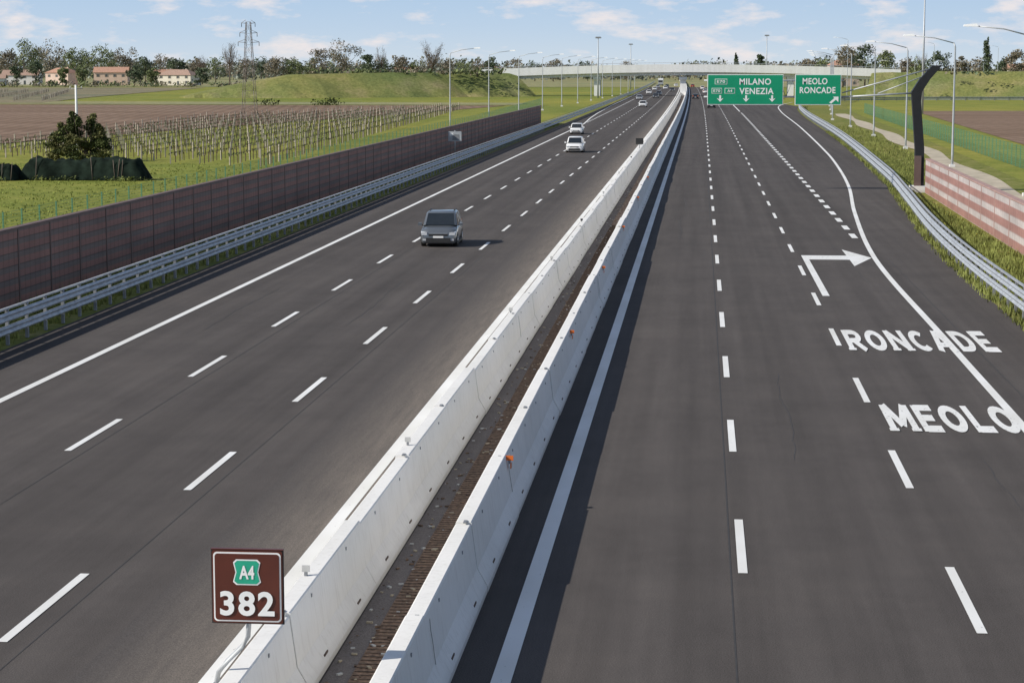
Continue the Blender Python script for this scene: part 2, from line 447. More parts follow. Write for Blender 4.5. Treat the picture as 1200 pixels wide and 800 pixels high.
# ------------------------------------------------------------------ guard rails
WB=[(0,0),(.04,.03),(.08,.07),(.04,.12),(.01,.155),(.04,.19),(.08,.24),(.04,.28),(0,.31),(-.015,.31),(.025,.28),(.06,.24),(.02,.19),(-.01,.155),(.02,.12),(.06,.07),(.02,.03),(-.015,0)]
def rail(name,path,side,tiers=(.36,.78),post=2.0,pmax=300,top=True):
    m=MB()
    for t in tiers:
        m.sweep([(p[0],p[1],t) for p in path],[(side*o,z) for o,z in WB],M_galv)
    if top: m.sweep([(p[0],p[1],1.16) for p in path],[(-side*.16,0),(-side*.07,0),(-side*.07,.06),(-side*.16,.06)],M_galv)
    acc=0
    for a,b in zip(path,path[1:]):
        d=math.hypot(b[0]-a[0],b[1]-a[1]); dirx,diry=(b[0]-a[0])/d,(b[1]-a[1])/d
        if a[1]>pmax: break
        while acc<d:
            x=a[0]+dirx*acc-side*diry*.10; yv=a[1]+diry*acc+side*dirx*.10
            m.box((x,yv,.58),(.10,.12,1.2),M_galvd)
            for t in tiers: m.box((x+side*.075,yv,t+.155),(.05,.25,.22),M_galvd)
            acc+=post
        acc-=d
    m.obj(name)
rail('guard_rail',[(-22.5+C(y),y) for y in ys(-10,1300,8,30)],1)
rail('guard_rail',[(fR(y),y) for y in ys(20,500,4,12)],-1,pmax=500)
rail('guard_rail',[(24+C(y),y) for y in ys(620,1300,8,30)],-1,top=False)
rail('guard_rail',[(26,520),(31,556),(42,576),(60,585),(90,588),(140,588),(200,584),(270,575)],-1,pmax=900,post=4)

# ------------------------------------------------------------------ noise walls
def nwall(name,path,H,mat,capmat,th=.12,step=4,post=.02):
    m=MB(); m.sweep([(p[0],p[1],0) for p in path],[(-th,-.1),(-th,H),(th,H),(th,-.1)],mat)
    m.sweep([(p[0],p[1],H+.003) for p in path],[(-th-.04,0),(-th-.04,.09),(th+.04,.09),(th+.04,0)],capmat)
    (x0,y0),(x1,y1)=path[0],path[-1]; y=y0
    while y<y1:
        x=x0+(x1-x0)*(y-y0)/(y1-y0)
        for sx in (-1,1): m.box((x+sx*(th+post/2),y,H/2),(post+.01,.12,H-.01),capmat)
        y+=step
    m.obj(name)
M_capL=simple('wall_cap_brown',(.13,.085,.075),.7,sc=1); M_capR=simple('wall_cap_pink',(.36,.23,.20),.8,sc=1)
nwall('noise_barrier_wall',[(-26.3,-10),(-26.3,343)],2.85,M_wallL,M_capL)
nwall('noise_barrier_wall',[(14.9,30),(16.5,154)],2.4,M_wallR,M_capR,.14,6)

# ------------------------------------------------------------------ mesh fences
def fence(name,tab,a,b,H,post=3.0,wt=.006,k_=16):
    m=MB(); y=a; path=[]
    while y<=b:
        x=interp(tab,y); path.append((x,y)); m.box((x,y,H/2),(.07,.07,H),M_fencep); y+=post
    nw=9
    for i in range(nw+1):
        z=.05+(H-.1)*i/nw
        m.sweep([(p[0],p[1],z) for p in path],[(-wt,-wt),(-wt,wt),(wt,wt),(wt,-wt)],M_fence)
    for (p,q) in zip(path,path[1:]):
        for k in range(1,k_):
            t=k/k_; x=p[0]+(q[0]-p[0])*t; yy=p[1]+(q[1]-p[1])*t
            m.quad((x,yy-wt*1.2,.02),(x,yy+wt*1.2,.02),(x,yy+wt*1.2,H),(x,yy-wt*1.2,H),M_fence)
    m.obj(name)
fence('wire_fence',[(0,-36),(343,-36),(540,-40)],60,520,1.6)
fence('wire_fence',[(0,26.6),(150,28.4),(430,33)],80,430,2.0,3.0,.011,20)

# ------------------------------------------------------------------ vineyard
def vineyard(name,rows,spacing,x0,y0,L,dirv,pz,vstep,seed,leaf=True):
    rr=random.Random(seed); m=MB(); dx,dy=dirv; l=math.hypot(dx,dy); dx/=l; dy/=l
    for r_ in range(rows):
        ox=x0+r_*spacing; oy=y0(r_) if callable(y0) else y0; LL=L(r_) if callable(L) else L
        t=0
        while t<LL:
            x=ox+dx*t; y=oy+dy*t
            m.box((x,y,.8),(.11,.11,1.6+rr.uniform(-.2,.2)),M_wood,rr.uniform(0,1)); t+=5.5
        t=0
        while t<LL:
            x=ox+dx*t+rr.uniform(-.05,.05); y=oy+dy*t
            h=rr.uniform(.7,1.0)
            m.box((x,y,h/2),(.07,.07,h),M_vine,rr.uniform(0,1))
            for k in range(3):
                a=rr.uniform(-1.2,1.2); q=rr.uniform(0,.3)
                m.quad((x-.02,y,h-.1),(x+.02,y,h-.1),(x+dx*a+.02,y+dy*a,h+q),(x+dx*a-.02,y+dy*a,h+q),M_vine)
                if leaf and rr.random()<.5:
                    s=.09; bx,by,bz=x+dx*a*.8,y+dy*a*.8,h+q*.8
                    m.quad((bx-s,by,bz-s),(bx+s,by,bz-s*.5),(bx+s,by+s,bz+s),(bx-s*.5,by,bz+s),M_leaf1)
            t+=vstep
        for z in (.9,.98,1.4):
            m.quad((ox,oy,z),(ox,oy,z+.025),(ox+dx*LL,oy+dy*LL,z+.025),(ox+dx*LL,oy+dy*LL,z),M_vine)
    m.obj(name)
vineyard('vineyard',12,-3.3,-40.5,lambda i:190+i*1.8,lambda i:268-i*11,(-9,196),1,2.2,5)
vineyard('vineyard',24,-8,-180,lambda i:560,lambda i:230,(-60,220),1,4,9,False)

# ------------------------------------------------------------------ trees
def leaves(m,cx,cy,cz,rx,rz,n,s,mat,rr):
    vs=[];fs=[]
    for i in range(n):
        a=rr.uniform(0,6.283); u=rr.uniform(-1,1); q=rr.random()**.45; w=math.sqrt(1-u*u)
        p=Vector((cx+rx*q*w*math.cos(a), cy+rx*q*w*math.sin(a), cz+rz*q*u))
        d=Vector((rr.gauss(0,1),rr.gauss(0,1),rr.gauss(0,1))).normalized(); e=d.orthogonal().normalized(); f=d.cross(e)
        ss=s*rr.uniform(.5,1.3); o=len(vs)
        vs += [p-e*ss*.5, p+f*ss*.35, p+e*ss*.6, p-f*ss*.4]; fs.append((o,o+1,o+2,o+3))
    m.add(vs,fs,mat)
def tree(name,x,y,h,w,mat,seed,kind='round',n=900,ls=.7):
    rr=random.Random(seed); m=MB(); tr=h*.018+.06
    trunk_h=h*(.32 if kind!='poplar' else .1)
    if kind!='bush': m.tube([(0,0,-.2),(rr.uniform(-.1,.1),0,trunk_h*.6),(rr.uniform(-.2,.2),rr.uniform(-.2,.2),h*.62)],[tr,tr*.75,tr*.3],M_trunk,7)
    nb=9 if kind!='bare' else 22; clumps=[]
    for i in range(nb):
        a=rr.uniform(0,6.283); z0=h*rr.uniform(.18,.5); rad=w/2*rr.uniform(.35,.9); z1=min(h*.97,z0+h*rr.uniform(.12,.45))
        k=math.sqrt(max(.1,1-((z1/h-.55)/.5)**2)); rad*=k
        if kind=='bush': z0=0; rad*=.8
        p1=Vector((math.cos(a)*rad,math.sin(a)*rad,z1)); p0=Vector((0,0,z0)); pm=(p0+p1)/2+Vector((0,0,-.04*h))
        m.tube([p0,pm,p1],[tr*.4,tr*.25,tr*.08],M_trunk,5)
        clumps.append(p1)
        if kind=='bare':
            for j in range(9):
                q=p0.lerp(p1,rr.uniform(.35,1)); e=q+Vector((rr.uniform(-1,1)*w*.14,rr.uniform(-1,1)*w*.14,rr.uniform(.02,.16)*h))
                m.tube([q,e],[tr*.12,tr*.04],M_trunk,3)
                for k2 in range(3):
                    q2=q.lerp(e,rr.uniform(.4,1)); e2=q2+Vector((rr.uniform(-1,1)*w*.07,rr.uniform(-1,1)*w*.07,rr.uniform(.0,.08)*h))
                    m.tube([q2,e2],[tr*.06,tr*.025],M_trunk,3)
    if kind=='round':
        for i in range(18):
            a=rr.uniform(0,6.283); q=rr.uniform(0,.8); z=h*rr.uniform(.18,.9); k=math.sqrt(max(.08,1-((z/h-.5)/.48)**2))
            clumps.append(Vector((math.cos(a)*w/2*q*k,math.sin(a)*w/2*q*k,z)))
        for c in clumps:
            cr=w*rr.uniform(.13,.23); leaves(m,c.x,c.y,c.z,cr,cr*rr.uniform(.6,.9),n//len(clumps),ls,mat,rr)
    elif kind=='poplar':
        for i in range(14):
            z=h*(.12+.85*i/13); k=math.sin(math.pi*min(1,(.15+.85*i/13)))**.5*.9+.1
            leaves(m,rr.uniform(-.1,.1)*w,rr.uniform(-.1,.1)*w,z,w/2*k*rr.uniform(.7,1.05),h*.06,n//14,ls,mat,rr)
    elif kind=='bush':
        peaks=[(-.2,0,1.0),(.16,.1,.95),(.36,-.1,.74),(-.40,.05,.74),(0,-.2,.88)]
        for (px,py,ph_) in peaks:
            for i in range(15):
                zf=(i+.5)/15; rad=w*.22*(1-zf**2.6*.75); a=rr.uniform(0,6.283); q=rad*math.sqrt(rr.random())*.7
                leaves(m,px*w*(1-.25*zf)+math.cos(a)*q,py*w+math.sin(a)*q,h*ph_*(.04+.93*zf),rad*rr.uniform(.5,.8),h*rr.uniform(.05,.08),n//75,ls,mat if rr.random()<.65 else M_bush2,rr)
        for i in range(30):
            a=rr.uniform(0,6.283); q=rr.uniform(0,.8)*w/2; m.tube([(q*.5*math.cos(a),q*.5*math.sin(a),h*.3),(q*math.cos(a),q*math.sin(a),h*rr.uniform(.7,1.05)*(1-.4*q/w))],[.02,.008],M_trunk,3)
    elif kind=='bare':
        for c in clumps: leaves(m,c.x,c.y,c.z,w*.13,h*.09,14,ls*.4,M_leaf3,rr)
    m.obj(name,loc=(x,y,0))
S=2445.0
def tpx(x,ytop,wpx,Yd,mat,kind='round',n=1900,name='broadleaf_tree'):
    tree(name,Yd*(x-822)/S,Yd,9+(80-ytop)*Yd/S,wpx*Yd/S,mat,int(x*7+ytop),kind,n,.85 if Yd>900 else .6)
for a in [(15,44,46,1180,M_leaf1),(48,46,54,1230,M_leaf3),(74,55,38,1210,M_leaf1),(105,52,46,1180,M_leaf1),(137,55,38,1240,M_leaf3),(163,65,32,1150,M_leaf2),(-5,56,34,1150,M_leaf3),
          (200,66,32,1190,M_leaf2),(225,68,28,1250,M_leaf3),(320,66,34,1300,M_leaf3),(347,68,30,1300,M_leaf1),(376,55,30,1250,M_leaf3),(403,45,50,1150,M_leaf3),(432,62,30,1200,M_leaf2),
          (470,66,30,1400,M_leaf3),(577,64,20,1300,M_leaf2),(650,69,24,1400,M_leaf3),(690,71,26,1500,M_leaf2),(985,52,38,1000,M_leaf3),(1010,50,36,1020,M_leaf2),(1036,55,30,1040,M_leaf1),
          (1092,57,30,1050,M_leaf2),(1120,63,24,1000,M_leaf3),(1183,57,34,1000,M_leaf3),(890,62,14,1200,M_leaf2),(945,66,28,1200,M_leaf3),(1165,66,24,1050,M_leaf2),(1060,66,28,1150,M_leaf3),
          (-30,50,50,1200,M_leaf1),(1240,52,44,1000,M_leaf2)]:
    tpx(*a)
for a in [(32,56,40,1330,M_leaf2),(90,60,34,1300,M_leaf2),(122,60,30,1320,M_leaf1),(182,62,28,1340,M_leaf3),(248,66,28,1330,M_leaf1),(285,64,30,1350,M_leaf3),(303,67,26,1370,M_leaf2),(335,66,26,1370,M_leaf2),(362,66,24,1370,M_leaf1),(395,60,32,1300,M_leaf1),(452,67,24,1400,M_leaf2),(488,68,24,1400,M_leaf1),(525,66,26,1400,M_leaf3),(545,68,26,1400,M_leaf1),(562,69,22,1420,M_leaf3),(605,68,24,1450,M_leaf3),(628,70,22,1450,M_leaf2),(735,71,22,1500,M_leaf3),(960,64,26,1150,M_leaf1),(1200,62,28,1080,M_leaf1),(1140,66,28,1100,M_leaf3),(1070,68,26,1100,M_leaf1),(6,74,18,1060,M_leaf2),(30,70,24,1040,M_leaf2),(62,78,16,1050,M_leaf1),(150,77,20,1050,M_leaf2),(172,78,20,1060,M_leaf1),(86,78,20,1060,M_leaf1),(230,78,20,1060,M_leaf2)]:
    tpx(*a,n=1000)
for a in [(265,48,26,1150),(447,53,20,1200),(507,41,38,1000),(232,62,18,1150),(1075,60,18,1200)]:
    tpx(a[0],a[1],a[2],a[3],M_leaf3,'bare',name='bare_tree')
tpx(1148,46,14,1000,M_leaf2,'poplar',name='poplar_tree'); tpx(862,63,7,1300,M_leaf2,'poplar',name='poplar_tree')
m=MB(); rr=random.Random(3)
for i in range(1300):
    x=rr.uniform(-950,700); yy=rr.uniform(1500,2100); h=rr.uniform(10,16)+3.5*math.sin(x*.021)+2.5*math.sin(x*.057+1)
    if x<-300: h+=3
    h=max(9,h)
    for k in range(3):
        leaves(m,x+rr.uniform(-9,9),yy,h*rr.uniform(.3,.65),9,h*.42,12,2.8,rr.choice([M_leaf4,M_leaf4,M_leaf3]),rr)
m.obj('distant_trees')
m=MB()
for i in range(60):
    x=rr.uniform(-125,-64); leaves(m,x,rr.uniform(660,675),7.5+rr.uniform(0,.6),rr.uniform(1.5,4),rr.uniform(.6,1.3),24,1.0,rr.choice([M_leaf1,M_leaf3,M_leaf2]),rr)
for i in range(90):
    x=rr.uniform(-420,-160); leaves(m,x,rr.uniform(985,1040),rr.uniform(.5,1.6),rr.uniform(2,6),rr.uniform(1,2.6),30,1.2,rr.choice([M_leaf1,M_leaf3,M_leaf2]),rr)
for i in range(40):
    x=rr.uniform(60,260); leaves(m,x,rr.uniform(655,670),7.4+rr.uniform(0,.6),rr.uniform(1.5,4),rr.uniform(.5,1.1),24,1.0,rr.choice([M_leaf1,M_leaf3,M_leaf2]),rr)
for x,y in ((-92,505),(-90,507),(-105,503)): leaves(m,x,y,.8,3.5,1.0,120,.5,M_bush,rr)
m.obj('shrubs')
tree('large_bush',-60.4,200,4.9,6.6,M_bush,77,'bush',12000,.22)
def heap(name,x,y,w,d,h,seed,mat):
    rr=random.Random(seed); m=MB(); nx,ny=60,12; vs=[]
    ph=[rr.uniform(0,6) for _ in range(6)]
    for j in range(ny+1):
        for i in range(nx+1):
            u=i/nx;v=j/ny; e=min(1,12*min(u,1-u))**.6*min(1,5*min(v,1-v))**.5
            z=h*e*(.86+.06*math.sin(u*9+ph[0])+.05*math.sin(u*31+ph[1]+v*5)+.03*math.sin(u*70))+rr.uniform(-.04,.04)*e
            vs.append((w*(u-.5)+rr.uniform(-.03,.03),d*(v-.5),max(-.05,z)))
    fs=[(j*(nx+1)+i,j*(nx+1)+i+1,(j+1)*(nx+1)+i+1,(j+1)*(nx+1)+i) for j in range(ny) for i in range(nx)]
    m.add(vs,fs,mat,True)
    for k in range(7): leaves(m,rr.uniform(-.48,.48)*w,-d*.5,.12,1.0,.25,70,.2,rr.choice([M_bush,M_blade]),rr)
    for k in range(6):
        xx=rr.uniform(-.45,.45)*w; m.tube([(xx,-d*.5,.02),(xx+.1,-d*.36,h*.6),(xx+.15,-d*.1,h*.93)],[.03,.05,.03],mat,5)
    for k in range(5):
        xx=rr.uniform(-w/2,w/2); m.tube([(xx,-d*.5,0),(xx+rr.uniform(-.25,.25),-d*.4,h*rr.uniform(.8,1.05))],.03,M_trunk,5)
    m.obj(name,loc=(x,y,0))
heap('tarp_covered_pile',-50.2,167,10.5,3,1.9,4,M_tarp)
heap('tarp_covered_pile',-59.0,166,7.4,3,1.45,5,M_tarp)
m=MB(); m.tube([(0,0,-.1),(0,0,7.3)],[.17,.11],M_concb,10); m.tube([(-.7,0,6.9),(.7,0,6.9)],.04,M_galvd,6)
for q in (-.6,0,.6): m.tube([(q,0,6.9),(q,0,7.15)],.05,M_refw,6)
m.obj('utility_pole',loc=(-64.2,211,0))

# ------------------------------------------------------------------ pylon
M_pyl=simple('pylon_steel',(.20,.17,.15),.7,.1)
def pylon(x,y,h):
    m=MB(); lv=9; b0,b1=1.15,.34
    prev=None
    for i in range(lv+1):
        t=i/lv; w=b0+(b1-b0)*t; z=h*t
        cur=[Vector((sx*w,sy*w,z)) for sx,sy in ((-1,-1),(1,-1),(1,1),(-1,1))]
        if prev:
            for k in range(4):
                m.tube([prev[k],cur[k]],.045,M_pyl,4); m.tube([prev[k],cur[(k+1)%4]],.018,M_pyl,4); m.tube([prev[(k+1)%4],cur[k]],.018,M_pyl,4)
                m.tube([cur[k],cur[(k+1)%4]],.018,M_pyl,4)
        prev=cur
    for z,a in ((h*.80,1.7),(h*.89,1.4),(h*.985,1.1)):
        for s in (-1,1):
            m.tube([(s*.4,-.3,z),(s*a,0,z+.1)],.035,M_pyl,4); m.tube([(s*.4,.3,z),(s*a,0,z+.1)],.035,M_pyl,4); m.tube([(s*.4,0,z+.55),(s*a,0,z+.1)],.03,M_pyl,4)
            m.tube([(s*a,0,z+.1),(s*a,0,z-.55)],.05,M_dark,5)
    m.obj('electricity_pylon',loc=(x,y,0))
pylon(-72,330,16.3)

# ------------------------------------------------------------------ houses
M_shut=simple('shutters',(.25,.22,.17),.8)
def house(name,x,y,w,d,h,wallc,roofc,rz=0,hip=False,fl=2):
    e=empty(name,(x,y,0),rz)
    wm=simple('plaster',wallc,.9,0,.1,.4); rm=simple('roof_tiles',roofc,.9,0,.2,1.5); gm=simple('window_dark',(.09,.10,.10),.3)
    m=MB(); m.box((0,0,h/2),(w,d,h),wm); m.obj('walls',e)
    m=MB(); rh=d*.26; ov=.5; a=w/2+ov; b=d/2+ov; k=d*.45 if hip else 0
    if not hip:
        m.add([(-w/2,-d/2,h),(-w/2,d/2,h),(-w/2,0,h+rh*.9),(w/2,-d/2,h),(w/2,d/2,h),(w/2,0,h+rh*.9)],[(0,1,2),(3,5,4)],wm)
    m.add([(-a,-b,h-.1),(a,-b,h-.1),(a,b,h-.1),(-a,b,h-.1),(-a+k,0,h+rh),(a-k,0,h+rh)],[(0,1,5,4),(2,3,4,5),(1,2,5),(3,0,4)] if hip else [(0,1,5,4),(2,3,4,5)],rm)
    m.box((w*.2,d*.1,h+rh*.9),(.7,.7,1.4),wm); m.obj('roof',e)
    m=MB(); nw=max(3,int(w/4.2))
    for f in range(fl):
        for i in range(nw):
            xx=-w/2+w*(i+.5)/nw; zz=1.6+f*(h/fl)
            if f==0 and i==nw//2: m.box((xx,-d/2-.02,1.1),(1.1,.1,2.2),gm); continue
            m.box((xx,-d/2-.02,zz),(1.0,.1,1.3),gm)
            for s in (-1,1): m.box((xx+s*.7,-d/2-.05,zz),(.4,.06,1.35),M_shut)
    m.obj('windows',e)
OR=(.44,.25,.17); BR=(.36,.24,.18); CR=(.70,.65,.54)
house('farmhouse',-374,1130,20,11,5.2,(.72,.70,.66),BR,.1,False,2)
house('farmhouse',-345,1110,15,10,6.6,(.66,.50,.41),OR,-.35,True,2)
house('farmhouse',-319,1115,18,11,6.8,(.70,.52,.40),OR,.15,False,2)
house('farmhouse',-277,1095,20,11,5.4,CR,BR,-.25,True,2)
house('farmhouse',-298,1150,13,9,6,(.68,.58,.48),OR,.3,False,2)
house('farmhouse',-205,1450,16,10,7,(.65,.6,.55),OR,.2,False,2)
house('farmhouse',-150,1480,16,10,7.5,(.7,.66,.6),OR,-.2,False,2)
house('farmhouse',-366,1060,12,8,3.8,(.68,.66,.62),BR,.2,False,1)
house('farmhouse',72,1080,15,10,10.5,(.5,.4,.32),OR,.1,True,3)
house('farmhouse',155,1020,18,10,8.5,(.62,.58,.52),OR,-.1,False,2)

# ------------------------------------------------------------------ embankments and overpass
def bank(name,pts,slope,mat):
    m=MB(); vs=[]
    fine=[]
    for p,q in zip(pts,pts[1:]):
        for k in range(6): fine.append(tuple(p[i]+(q[i]-p[i])*k/6 for i in range(4)))
    fine.append(pts[-1]); pts=fine; rr=random.Random(5)
    for i,(x,y,h,tw) in enumerate(pts):
        a=pts[max(i-1,0)]; b=pts[min(i+1,len(pts)-1)]; dx,dy=b[0]-a[0],b[1]-a[1]; l=math.hypot(dx,dy); nx,ny=dy/l,-dx/l
        j1,j2,j3=rr.uniform(-.5,.5),rr.uniform(-.3,.3),rr.uniform(-.15,.15)
        for o,z in ((-(tw+h*slope),-.1),(-tw-h*slope*.5,h*.52),(-tw,h),(tw,h+j3),(tw+h*slope*.5+j1,h*.52+j2),(tw+h*slope+j1*2,-.1)):
            vs.append((x+nx*o,y+ny*o,z))
    k=6; fs=[(i*k+j,(i+1)*k+j,(i+1)*k+j+1,i*k+j+1) for i in range(len(pts)-1) for j in range(k-1)]
    fs.append(tuple(range(k))); fs.append(tuple(range((len(pts)-1)*k,len(pts)*k)))
    m.add(vs,fs,mat,False); m.obj(name)
BY=690
bank('grass_embankment',[(-160,636,.2,6),(-146,642,3.6,6),(-128,650,7.0,6),(-100,664,7.6,6),(-80,680,7.6,6),(-64,BY,7.2,6)],2.2,M_bank)
bank('grass_embankment',[(56,BY,7.4,6),(75,686,8.0,6),(130,676,8.0,6),(200,664,7.6,6),(290,650,7,6),(420,630,5,6)],2.2,M_bank)
e=empty('overpass_bridge',(0,0,0))
m=MB(); path=[]
for i in range(25):
    x=-72+136*i/24; path.append((x,BY,7.5+1.7*math.sin(math.pi*i/24)))
m.sweep(path,[(-6,-.35),(-6,0),(6,0),(6,-.35)],M_concb)
m.sweep(path,[(-4.8,-2.5),(-4.8,-.353),(4.8,-.353),(4.8,-2.5)],M_concb)
for s in (-1,1): m.sweep(path,[(s*6.02-.15,-1.5),(s*6.02-.15,1.05),(s*6.02+.15,1.05),(s*6.02+.15,-1.5)],M_concb)
m.obj('deck',e)
m=MB()
for x in (-34,-1.0+C(BY)-4,29):
    m.box((x,BY,2.7),(1.9,8,5.6),M_concb); m.box((x,BY,5.75),(2.6,9.2,.9),M_concb)
for x in (-62,56): m.box((x,BY,2.8),(3,11.6,5.6),M_concb)
m.obj('piers',e)
m=MB()
for s in (-1,1):
    m.sweep([(p[0],p[1],p[2]+1.5) for p in path],[(s*6-.04,0),(s*6-.04,.08),(s*6+.04,.08),(s*6+.04,0)],M_galv)
    for p in path: m.box((p[0],p[1]+s*6,p[2]+1.25),(.1,.1,.6),M_galv)
m.obj('railing',e)

# ------------------------------------------------------------------ street lamps
def lamp(x,y,side,h=11.3,arm=3.7):
    m=MB(); m.tube([(0,0,0),(0,0,1.2),(0,0,h-.4),(side*.15,0,h)],[.12,.11,.07,.06],M_lamp,8)
    m.tube([(side*.1,0,h-.05),(side*arm*.5,0,h+.42),(side*arm,0,h+.62)],[.055,.05,.045],M_lamp,6)
    c=side*(arm+.45)
    m.add([(c-.55,-.16,h+.6),(c+.5,-.2,h+.6),(c+.5,.2,h+.6),(c-.55,.16,h+.6),(c-.5,-.12,h+.74),(c+.35,-.14,h+.8),(c+.35,.14,h+.8),(c-.5,.12,h+.74)],
          [(3,2,1,0),(4,5,6,7),(0,1,5,4),(1,2,6,5),(2,3,7,6),(3,0,4,7)],M_white)
    m.box((0,0,.1),(.5,.5,.3),M_concb)
    m.obj('street_lamp',loc=(x,y,0))
for i in range(9): lamp(23+ (i>5)*(i-5)*2.5,150+44*i,-1)
for i in range(12): lamp(-37.5+i*1.2+C(312+44*i)*1.0,312+46*i,1)
for i in range(9): lamp(46+i*10,640+30*i+30,-1,18 if i%4==0 else 11)
for (px,yt,Yd) in ((702,44,640),(897,42,800),(1076,-12,420),(1196,-10,430),(740,52,900)):
    m=MB(); h=9+(80-yt)*Yd/S; m.tube([(0,0,0),(0,0,h)],[.28,.12],M_lamp,8); m.box((0,0,h-.2),(1.6,.5,.5),M_galvd); m.tube([(-1.1,0,h*.985),(1.1,0,h*.985)],.05,M_galvd,5)
    m.obj('light_mast',loc=(Yd*(px-822)/S,Yd,0))

# ------------------------------------------------------------------ gantry + signs
GY=155
e=empty('gantry_post',(0,GY,0)); m=MB()
pr=[(15.7,16.35,0),(15.65,16.3,3.2),(15.35,15.98,6.6),(15.3,16.05,7.3),(15.85,16.6,8.2),(16.75,17.45,9.2)]
vs=[];fs=[]
for (a,b,z) in pr: vs+=[(a,-.35,z),(b,-.35,z),(b,.35,z),(a,.35,z)]
for i in range(len(pr)-1):
    for j in range(4): fs.append((i*4+j,i*4+(j+1)%4,(i+1)*4+(j+1)%4,(i+1)*4+j))
fs+=[(3,2,1,0),tuple(range(len(vs)-4,len(vs)))]
m.add(vs,fs,M_dark); m.box((16.0,0,.2),(1.3,1.4,.5),M_concb); m.box((15.85,-.4,1.45),(.5,.06,2.4),M_capL); m.obj('post',e)
m=MB()
for z in (6.9,8.1):
    for yy in (-.0,.7): m.tube([(.2,.3+yy,z),(10.4,.3+yy,z)],.07,M_lamp,6)
for i in range(10):
    x=.4+i*.97
    m.tube([(x,.3,6.9),(x+.48,.3,8.1),(x+.97,.3,6.9)],.03,M_lamp,4)
m.tube([(10.3,.3,6.9),(15.5,.0,7.2)],.07,M_lamp,6)
m.tube([(10.3,1.0,6.9),(15.5,.2,7.2)],.07,M_lamp,6)
m.tube([(16.8,0,9.0),(10.3,.3,7.2)],.05,M_lamp,5)
m.tube([(16.1,0,8.4),(12.9,.3,7.15)],.04,M_lamp,5)
m.obj('truss_beam',e)
def board(name,xa,xb,za,zb):
    e=empty(name,(0,GY-.15,0)); cx,cz=(xa+xb)/2,(za+zb)/2; w,h=xb-xa,zb-za
    m=MB(); m.box((cx,0,cz),(w,.08,h),M_white)
    m.box((cx,-.045,cz),(w-.10,.02,h-.10),M_green)
    for s in (-.3,.3): m.box((cx+w*s,.12,cz),(.12,.16,h),M_galvd)
    m.obj('panel',e)
    return e
b1=board('overhead_direction_sign',.45,6.0,6.33,8.55)
b2=board('overhead_direction_sign',6.85,10.2,6.33,8.55)
RT=(math.radians(90),0,0)
def st(t,x,z,w,h,p,off=.02): return text_mesh('lettering',t,1,M_white,(x,-.062,z),RT,off,(w,h),parent=p,space=1.08)
st('MILANO',3.95,8.02,2.3,.46,b1); st('VENEZIA',4.05,7.33,2.5,.46,b1)
m=MB()
def down(m,x,z,s=.34):
    m.add([(x-.07,-.064,z+s),(x+.07,-.064,z+s),(x+.07,-.064,z),(x-.07,-.064,z)],[(0,1,2,3)],M_white)
    m.add([(x-s*.9,-.066,z+.08),(x,-.066,z-s*.7),(x+s*.9,-.066,z+.08),(x,-.066,z-.02)],[(0,1,2,3)],M_white)
for x in (1.4,3.3,5.2): down(m,x,6.74,.28)
for (x,z) in ((1.45,8.02),(1.15,7.35),(2.10,7.35)):
    w_=.9 if z>8 else .75
    m.box((x,-.06,z),(w_,.012,.40),M_white); m.box((x,-.068,z),(w_-.07,.012,.33),M_green)
m.obj('arrows',b1)
for t,x,z,w_ in (('E70',1.45,8.02,.6),('E70',1.15,7.35,.5),('A4',2.10,7.35,.36)):
    o=st(t,x,z,w_,.2,b1); o.location.y=-.08
st('MEOLO',8.3,8.05,1.8,.46,b2); st('RONCADE',8.5,7.4,2.6,.46,b2)
m=MB(); m.add([(9.35,-.064,6.5),(9.5,-.064,6.42),(9.85,-.064,6.72),(9.72,-.064,6.82)],[(0,1,2,3)],M_white)
m.add([(9.62,-.066,6.93),(10.02,-.066,6.93),(10.02,-.066,6.53)],[(0,1,2)],M_white); m.obj('arrow',b2)

# kilometre sign
ks=empty('kilometre_sign',(-5.80,26.0,2.32))
m=MB()
def rrect(m,w,h,r,y,mat,th=.0):
    pts=[]
    for cx,cz,a0 in ((w/2-r,h/2-r,0),(-w/2+r,h/2-r,90),(-w/2+r,-h/2+r,180),(w/2-r,-h/2+r,270)):
        for k in range(6): a=math.radians(a0+18*k); pts.append((cx+r*math.cos(a),cz+r*math.sin(a)))
    n=len(pts); m.add([(p[0],y,p[1]) for p in pts]+[(p[0],y+.006,p[1]) for p in pts],[tuple(range(n))[::-1],tuple(range(n,2*n))]+[(i,(i+1)%n,n+(i+1)%n,n+i) for i in range(n)],mat)
m.box((0,0,0),(.955,.03,.985),M_black); m.box((0,.0,.497),(.955,.06,.012),M_brown)
rrect(m,.93,.96,.03,-.025,M_brown); rrect(m,.89,.92,.05,-.032,M_white); rrect(m,.85,.88,.04,-.039,M_brown)
m.obj('panel',ks)
m=MB(); pts=[(-.14,.17),(.14,.17),(.18,.13),(.15,.0),(.185,-.13),(.14,-.17),(-.14,-.17),(-.185,-.13),(-.15,0),(-.18,.13)]
def poly(sc,y,mat): m.add([(p[0]*sc,y,p[1]*sc+.20) for p in pts],[tuple(range(len(pts)))[::-1]],mat)
poly(1.0,-.046,M_white); poly(.9,-.05,simple('shield_green',(.02,.36,.22),.4)); m.obj('shield',ks)
text_mesh('number','A4',1,M_white,(0,-.056,.2),RT,.03,(.20,.18),parent=ks)
text_mesh('number','382',1,M_white,(0,-.056,-.215),RT,.03,(.72,.33),parent=ks,space=1.15)
m=MB(); m.tube([(0,.05,.3),(0,.05,-.45),(-.02,.05,-.68),(-.1,.05,-.82),(-.3,.05,-1.02),(-.42,.05,-1.17),(-.47,.05,-1.4),(-.47,.05,-1.7)],.034,M_lamp,10)
